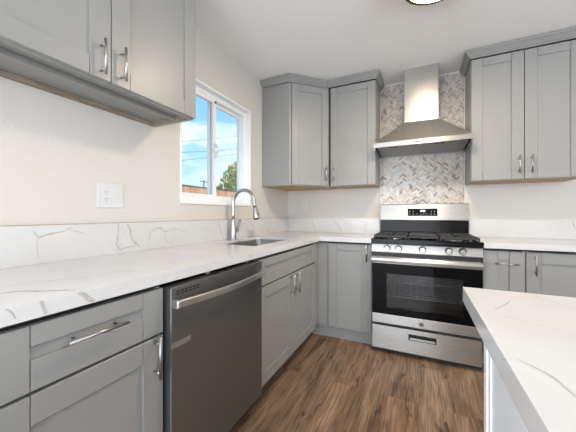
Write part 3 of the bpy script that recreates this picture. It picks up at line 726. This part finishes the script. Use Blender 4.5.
# cooktop
b = MB(); b.box(R0-.003,R1+.003,-.700,-.055,.8855,.916)
b.box(R0-.003,R1+.003,-.700,-.676,.916,.928); b.box(R0-.003,R0+.016,-.676,-.055,.916,.926); b.box(R1-.016,R1+.003,-.676,-.055,.916,.926)
b.build('cooktop', 'black', t, .005, 3)
for (x_, y_, r_) in ((R0+.165,-.52,.045),(R0+.165,-.24,.036),(R1-.165,-.52,.048),(R1-.165,-.24,.034),(RM,-.38,.038)):
    b = MB(); b.lathe((x_,y_,.9165), [(r_+.012,0),(r_+.010,.006),(r_,.008)], 24); b.lathe((x_,y_,.9245), [(r_*.86,0),(r_*.86,.007),(r_*.7,.009)], 24, 1); b.build('burner', ['nickel','iron'], t)
gz0, gz1 = .938, .953
for gi, (x0_, x1_) in enumerate(((R0+.012,R0+.266),(R0+.274,R1-.274),(R1-.266,R1-.012))):
    b = MB(); ya, yb = -.655, -.110; bw = .011
    b.box(x0_,x1_,ya,ya+bw,gz0,gz1); b.box(x0_,x1_,yb-bw,yb,gz0,gz1); b.box(x0_,x0_+bw,ya,yb,gz0,gz1); b.box(x1_-bw,x1_,ya,yb,gz0,gz1)
    xm_ = (x0_+x1_)/2
    if gi != 1:
        b.box(x0_,x1_,-.3875,-.3765,gz0,gz1)
        for yc in (-.52,-.24):
            b.box(x0_,xm_-.024,yc-.005,yc+.005,gz0,gz1+.003); b.box(xm_+.024,x1_,yc-.005,yc+.005,gz0,gz1+.003)
            b.box(xm_-.005,xm_+.005,yc+.026,yc+.135 if yc < -.4 else yb,gz0,gz1+.003); b.box(xm_-.005,xm_+.005,ya if yc < -.4 else yc-.14,yc-.026,gz0,gz1+.003)
    else:
        for k in range(5): xx = x0_+.022+k*(x1_-x0_-.044)/4; b.box(xx-.0045,xx+.0045,ya,yb,gz0,gz1)
        b.box(x0_,x1_,-.3875,-.3765,gz0,gz1)
    for xx in (x0_,x1_-bw):
        for yy in (ya,yb-bw,-.3875): b.box(xx,xx+bw,yy,yy+bw,.916,gz0)
    b.build('grate', 'iron', t, .003, 2)
if True:
    b = MB(); b.box(R0+.285,R1-.285,-.635,-.130,.9535,.9600); b.build('griddle_plate', 'iron', t, .003, 2)
# backguard
B0, B1 = 1.0835, 1.8515
b = MB(); b._add([(x_,y_,z_) for x_ in (B0+.003,B1-.003) for y_, z_ in ((-.105,.916),(-.072,.955),(-.066,1.062),(-.016,1.062),(-.016,.916))],
    [(0,1,2,3,4),(9,8,7,6,5)]+[(i,5+i,5+(i+1)%5,(i+1)%5) for i in range(5)])
b.build('backguard', 'black', t, .002)
b = MB(); b._add([(x_,y_,z_) for x_ in (B0,B1) for y_, z_ in ((-.088,1.064),(-.090,1.072),(-.062,1.218),(-.054,1.224),(-.016,1.224),(-.016,1.064))],
    [tuple(range(6)),tuple(range(11,5,-1))]+[(i,6+i,6+(i+1)%6,(i+1)%6) for i in range(6)])
cc = b.build('control_console', 'steel', t, .002)
# display panel follows the console's lean
lean = math.atan2(.028,.146)
Tp = Matrix.Translation(Vector((RM,-.0765,1.143))) @ Matrix.Rotation(-lean, 4, 'X')
b = MB(); b.T = Tp; b.box(-.128,.128,-.0025,.003,-.036,.036); dp = b.build('display', 'glass_black', cc, .001)
b = MB(); b.T = Tp
def seg7(b, ch, x_, z_, w_=.008, h_=.016, t_=.0018):
    S = {'0':'abcdef','1':'bc','2':'abged','3':'abgcd','4':'fgbc','5':'afgcd','6':'afgedc','7':'abc','8':'abcdefg','9':'abcfgd'}[ch]
    R = {'a':(0,h_-t_,w_,h_),'g':(0,h_/2-t_/2,w_,h_/2+t_/2),'d':(0,0,w_,t_),'f':(0,h_/2,t_,h_),'e':(0,0,t_,h_/2),'b':(w_-t_,h_/2,w_,h_),'c':(w_-t_,0,w_,h_/2)}
    for q_ in S: x0_,z0_,x1_,z1_ = R[q_]; b.box(x_+x0_,x_+x1_,-.0031,-.0026,z_+z0_,z_+z1_)
seg7(b,'1',-.0225,.004); seg7(b,'2',-.0105,.004)
b.box(.0005,.0018,-.0031,-.0026,.008,.0100); b.box(.0005,.0018,-.0031,-.0026,.014,.0160)
seg7(b,'0',.005,.004); seg7(b,'0',.0165,.004); b.build('clock_digits', 'segment', dp)
for cx_ in (-.110,-.080,.076,.104):
    for cz_ in (.010,-.014):
        b = MB(); b.T = Tp; b._add([(cx_-.006,-.0030,cz_-.006),(cx_+.006,-.0030,cz_-.006),(cx_+.006,-.0030,cz_-.003),(cx_+.0015,-.0030,cz_-.003),(cx_+.0015,-.0030,cz_+.003),(cx_-.0015,-.0030,cz_+.003),(cx_-.0015,-.0030,cz_-.003),(cx_-.006,-.0030,cz_-.003)], [tuple(range(8))]); b.build('button_marking', 'print', dp)
for cx_ in (-.048,-.016,.006,.036):
    b = MB(); b.T = Tp; b.box(cx_-.007,cx_+.007,-.0030,-.0026,-.018,-.0150); b.build('button_marking', 'print', dp)

# ------------------------------------------------------------------ outlets
def slots(b, y, z, T):
    b.T = T
    b.box(y-.0075,y-.0055,.0062,.0068,z-.002,z+.006,1); b.box(y+.0055,y+.0075,.0062,.0068,z-.003,z+.007,1); b.box(y-.0018,y+.0018,.0062,.0068,z-.012,z-.008,1)
T1 = frame((.0005,-2.141,1.221),(0,1,0),(1,0,0))
t = thing('wall_outlet', 'white double-gang plate with outlet and rocker switch on the left wall', 'outlet', (0,-2.141,1.221))
b = MB(); b.T = T1; b.box(-.067,.067,0,.006,-.0625,.0625); b.build('plate', 'white', t, .0025)
b = MB(); b.T = T1; b.box(-.040,-.007,.005,.0078,-.034,.034)
b.T = T1; b.box(-.0300,-.0285,.0074,.0082,.014,.023,1); b.box(-.0185,-.0170,.0074,.0082,.014,.024,1); b.box(-.0250,-.0220,.0074,.0082,.005,.009,1)
b.box(-.0300,-.0285,.0074,.0082,-.020,-.011,1); b.box(-.0185,-.0170,.0074,.0082,-.020,-.010,1); b.box(-.0250,-.0220,.0074,.0082,-.029,-.025,1); b.build('receptacle', ['white','slot'], t)
b = MB(); b.T = T1; b.box(.007,.040,.005,.0072,-.034,.034); b._add([(.009,.007,-.031),(.038,.007,-.031),(.038,.011,.031),(.009,.011,.031),(.009,.004,-.031),(.038,.004,-.031),(.038,.004,.031),(.009,.004,.031)], [(0,1,2,3),(7,6,5,4),(0,4,5,1),(1,5,6,2),(2,6,7,3),(3,7,4,0)]); b.build('rocker_switch', 'white', t)
T2 = frame((.215,-.0005,1.221),(1,0,0),(0,-1,0))
t = thing('wall_outlet', 'small white single outlet on the back wall under the corner cabinet', 'outlet', (.215,0,1.221))
b = MB(); b.T = T2; b.box(-.036,.036,0,.006,-.058,.058); b.build('plate', 'white', t, .0025)
b = MB(); b.T = T2; b.box(-.0165,.0165,.005,.0078,-.034,.034)
for z_ in (.018,-.016): b.box(-.0070,-.0055,.0074,.0082,z_-.004,z_+.005,1); b.box(.0055,.0070,.0074,.0082,z_-.004,z_+.005,1); b.box(-.0015,.0015,.0074,.0082,z_-.0140,z_-.009,1)
b.build('receptacle', ['white','slot'], t)

# ------------------------------------------------------------------ island
t = thing('kitchen_island', 'white island base standing in the right foreground', 'island', (2.1,-3.0,0))
b = MB(); b.box(1.613,2.60,-4.20,-2.122,.0,.8725); b.build('body', 'island', t, .002)
b = MB(); b.box(1.6045,1.6128,-2.150,-2.118,0,.872); b.box(1.608,1.6128,-2.175,-2.152,0,.872); b.build('corner_trim', 'vinyl', t, .0015)
b = MB(); b.box(1.604,1.6128,-4.20,-2.176,0,.09); b.box(1.613,2.60,-2.1218,-2.112,0,.09); b.build('baseboard', 'island', t, .002)
IX0, IY1 = 1.5590, -2.085
b = MB(); b.prism([(IX0,-4.24),(2.64,-4.24),(2.64,IY1),(IX0,IY1)], .8732, .914)
ribbons(b,'isl',1); ribbons(b,'isle',-1,(.876,.9135),-.012)
o = b.build('island_countertop', ['quartz','vein']); tag(o, 'white quartz island countertop with thin grey veins in the right foreground', 'countertop')

# ------------------------------------------------------------------ ceiling light
LX, LY = 1.525, -1.325
t = thing('ceiling_light', 'round flush ceiling light with dark bronze rim and warm glowing diffuser', 'light', (LX,LY,ZC-.001))
b = MB(); b.lathe((LX,LY,0), [(.150,ZC-.001),(.162,ZC-.02),(.170,ZC-.058),(.170,ZC-.074),(.164,ZC-.079),(.150,ZC-.079),(.148,ZC-.066)], 48, caps=False)
b.build('rim', 'bronze', t)
b = MB(); b.lathe((LX,LY,0), [(.149,ZC-.066),(.145,ZC-.080),(.120,ZC-.090),(.07,ZC-.097),(.001,ZC-.099)], 48); b.build('diffuser', 'diffuser', t)
ld = bpy.data.lights.new('ceiling_lamp', 'AREA'); ld.shape = 'DISK'; ld.size = .30; ld.energy = 18; ld.color = (1,.80,.58); ld.spread = PI
lo = bpy.data.objects.new('lamp', ld); C.objects.link(lo); lo.parent = t; lo.location = (0,0,-.104)

# ------------------------------------------------------------------ outdoors, seen through the window
b = MB(); b.box(-60,-.14,-30,60,-.12,-.02); struct('ground', b, 'yard')
t = thing('garden_fence', 'low brown fence running across the yard beyond the window', 'fence', (-3.8,3,-.02))
b = MB(); b.box(-3.85,-3.80,-2,12,-.02,1.82); b.build('panel', 'fence', t)
b = MB(); rr_ = random.Random(5); y_ = -2
while y_ < 12:
    l_ = rr_.uniform(.25,.5); h_ = rr_.uniform(.02,.055); b.box(-3.86,-3.79,y_,min(12,y_+l_),1.82,1.825+h_); y_ += l_
b.build('cap', 'fencecap', t)
# bushy tree behind the fence
t = thing('garden_tree', 'bushy green and yellow tree behind the fence, seen through the window', 'tree', (-6.1,7.2,-.02))
b = MB(); tx, ty = -6.1, 7.2
b.tube([(tx,ty,-.02),(tx+.03,ty,.8),(tx-.02,ty+.03,1.6),(tx,ty,2.7)], [.14,.11,.09,.04], 10)
for k in range(7):
    a = k*.9; b.tube([(tx,ty,1.0+.12*k),(tx+.4*math.cos(a),ty+.4*math.sin(a),1.5+.13*k)], [.04,.015], 6)
b.build('trunk', 'bark', t)
b = MB(); rr_ = random.Random(11)
blobs = [(0,0,1.9,.80),(0,.5,2.3,.65),(.05,-.5,1.95,.5),(0,.9,1.9,.7),(0,.15,2.85,.38),(.1,-.85,1.65,.38),(0,.6,2.8,.45),(0,-.15,2.4,.5)]
for k in range(3600):
    bx_, by_, bz_, br_ = rr_.choice(blobs)
    d_ = Vector((rr_.gauss(0,1),rr_.gauss(0,1),rr_.gauss(0,1))).normalized()*br_*rr_.uniform(.72,1.05)
    c_ = Vector((tx+bx_,ty+by_,bz_*1.09))+d_; u_ = Vector((rr_.gauss(0,1),rr_.gauss(0,1),rr_.gauss(0,1))).normalized(); v_ = u_.orthogonal().normalized()
    s_ = rr_.uniform(.03,.06); b._add([c_-u_*s_*1.6, c_+v_*s_*.7, c_+u_*s_*1.6, c_-v_*s_*.7], [(0,1,2,3)], 0)
fo = b.build('foliage', 'leaf', t); tag(fo, kind='stuff')
# overhead cables

for i, (za, zb_) in enumerate(((4.639,6.177),(4.106,5.334),(3.717,5.043))):
    sl = (zb_-za)/4.996; b = MB(); ys = [2+k for k in range(0,15)]
    b.tube([(-9, y_, za+sl*(y_-6.854)+.006*(y_-9)**2-.02) for y_ in ys], .011, 6)
    o = b.build('overhead_cable', 'wire'); tag(o, ('highest','middle','lowest')[i]+' of the three dark overhead cables across the sky outside', 'cable', 'overhead cables')
t = thing('utility_pole', 'tiny distant utility pole above the fence in the left window pane', 'utility pole', (-30,31.5,-.02))
b = MB(); b.tube([(-30,31.5,-.02),(-30,31.5,6.6)], [.16,.11], 10); b.build('pole', 'wire', t)
b = MB(); b.box(-30.06,-29.94,30.6,32.4,6.25,6.38); b.build('crossarm', 'wire', t)
b = MB(); b.tube([(-4.02,3.80,-.02),(-4.02,3.80,1.98),(-4.02,3.79,2.04),(-4.02,3.75,2.075),(-4.02,3.70,2.065),(-4.02,3.68,2.03)], .028, 10)
tag(b.build('vent_pipe', 'white'), 'small white curved pipe sticking up behind the fence outside', 'pipe')
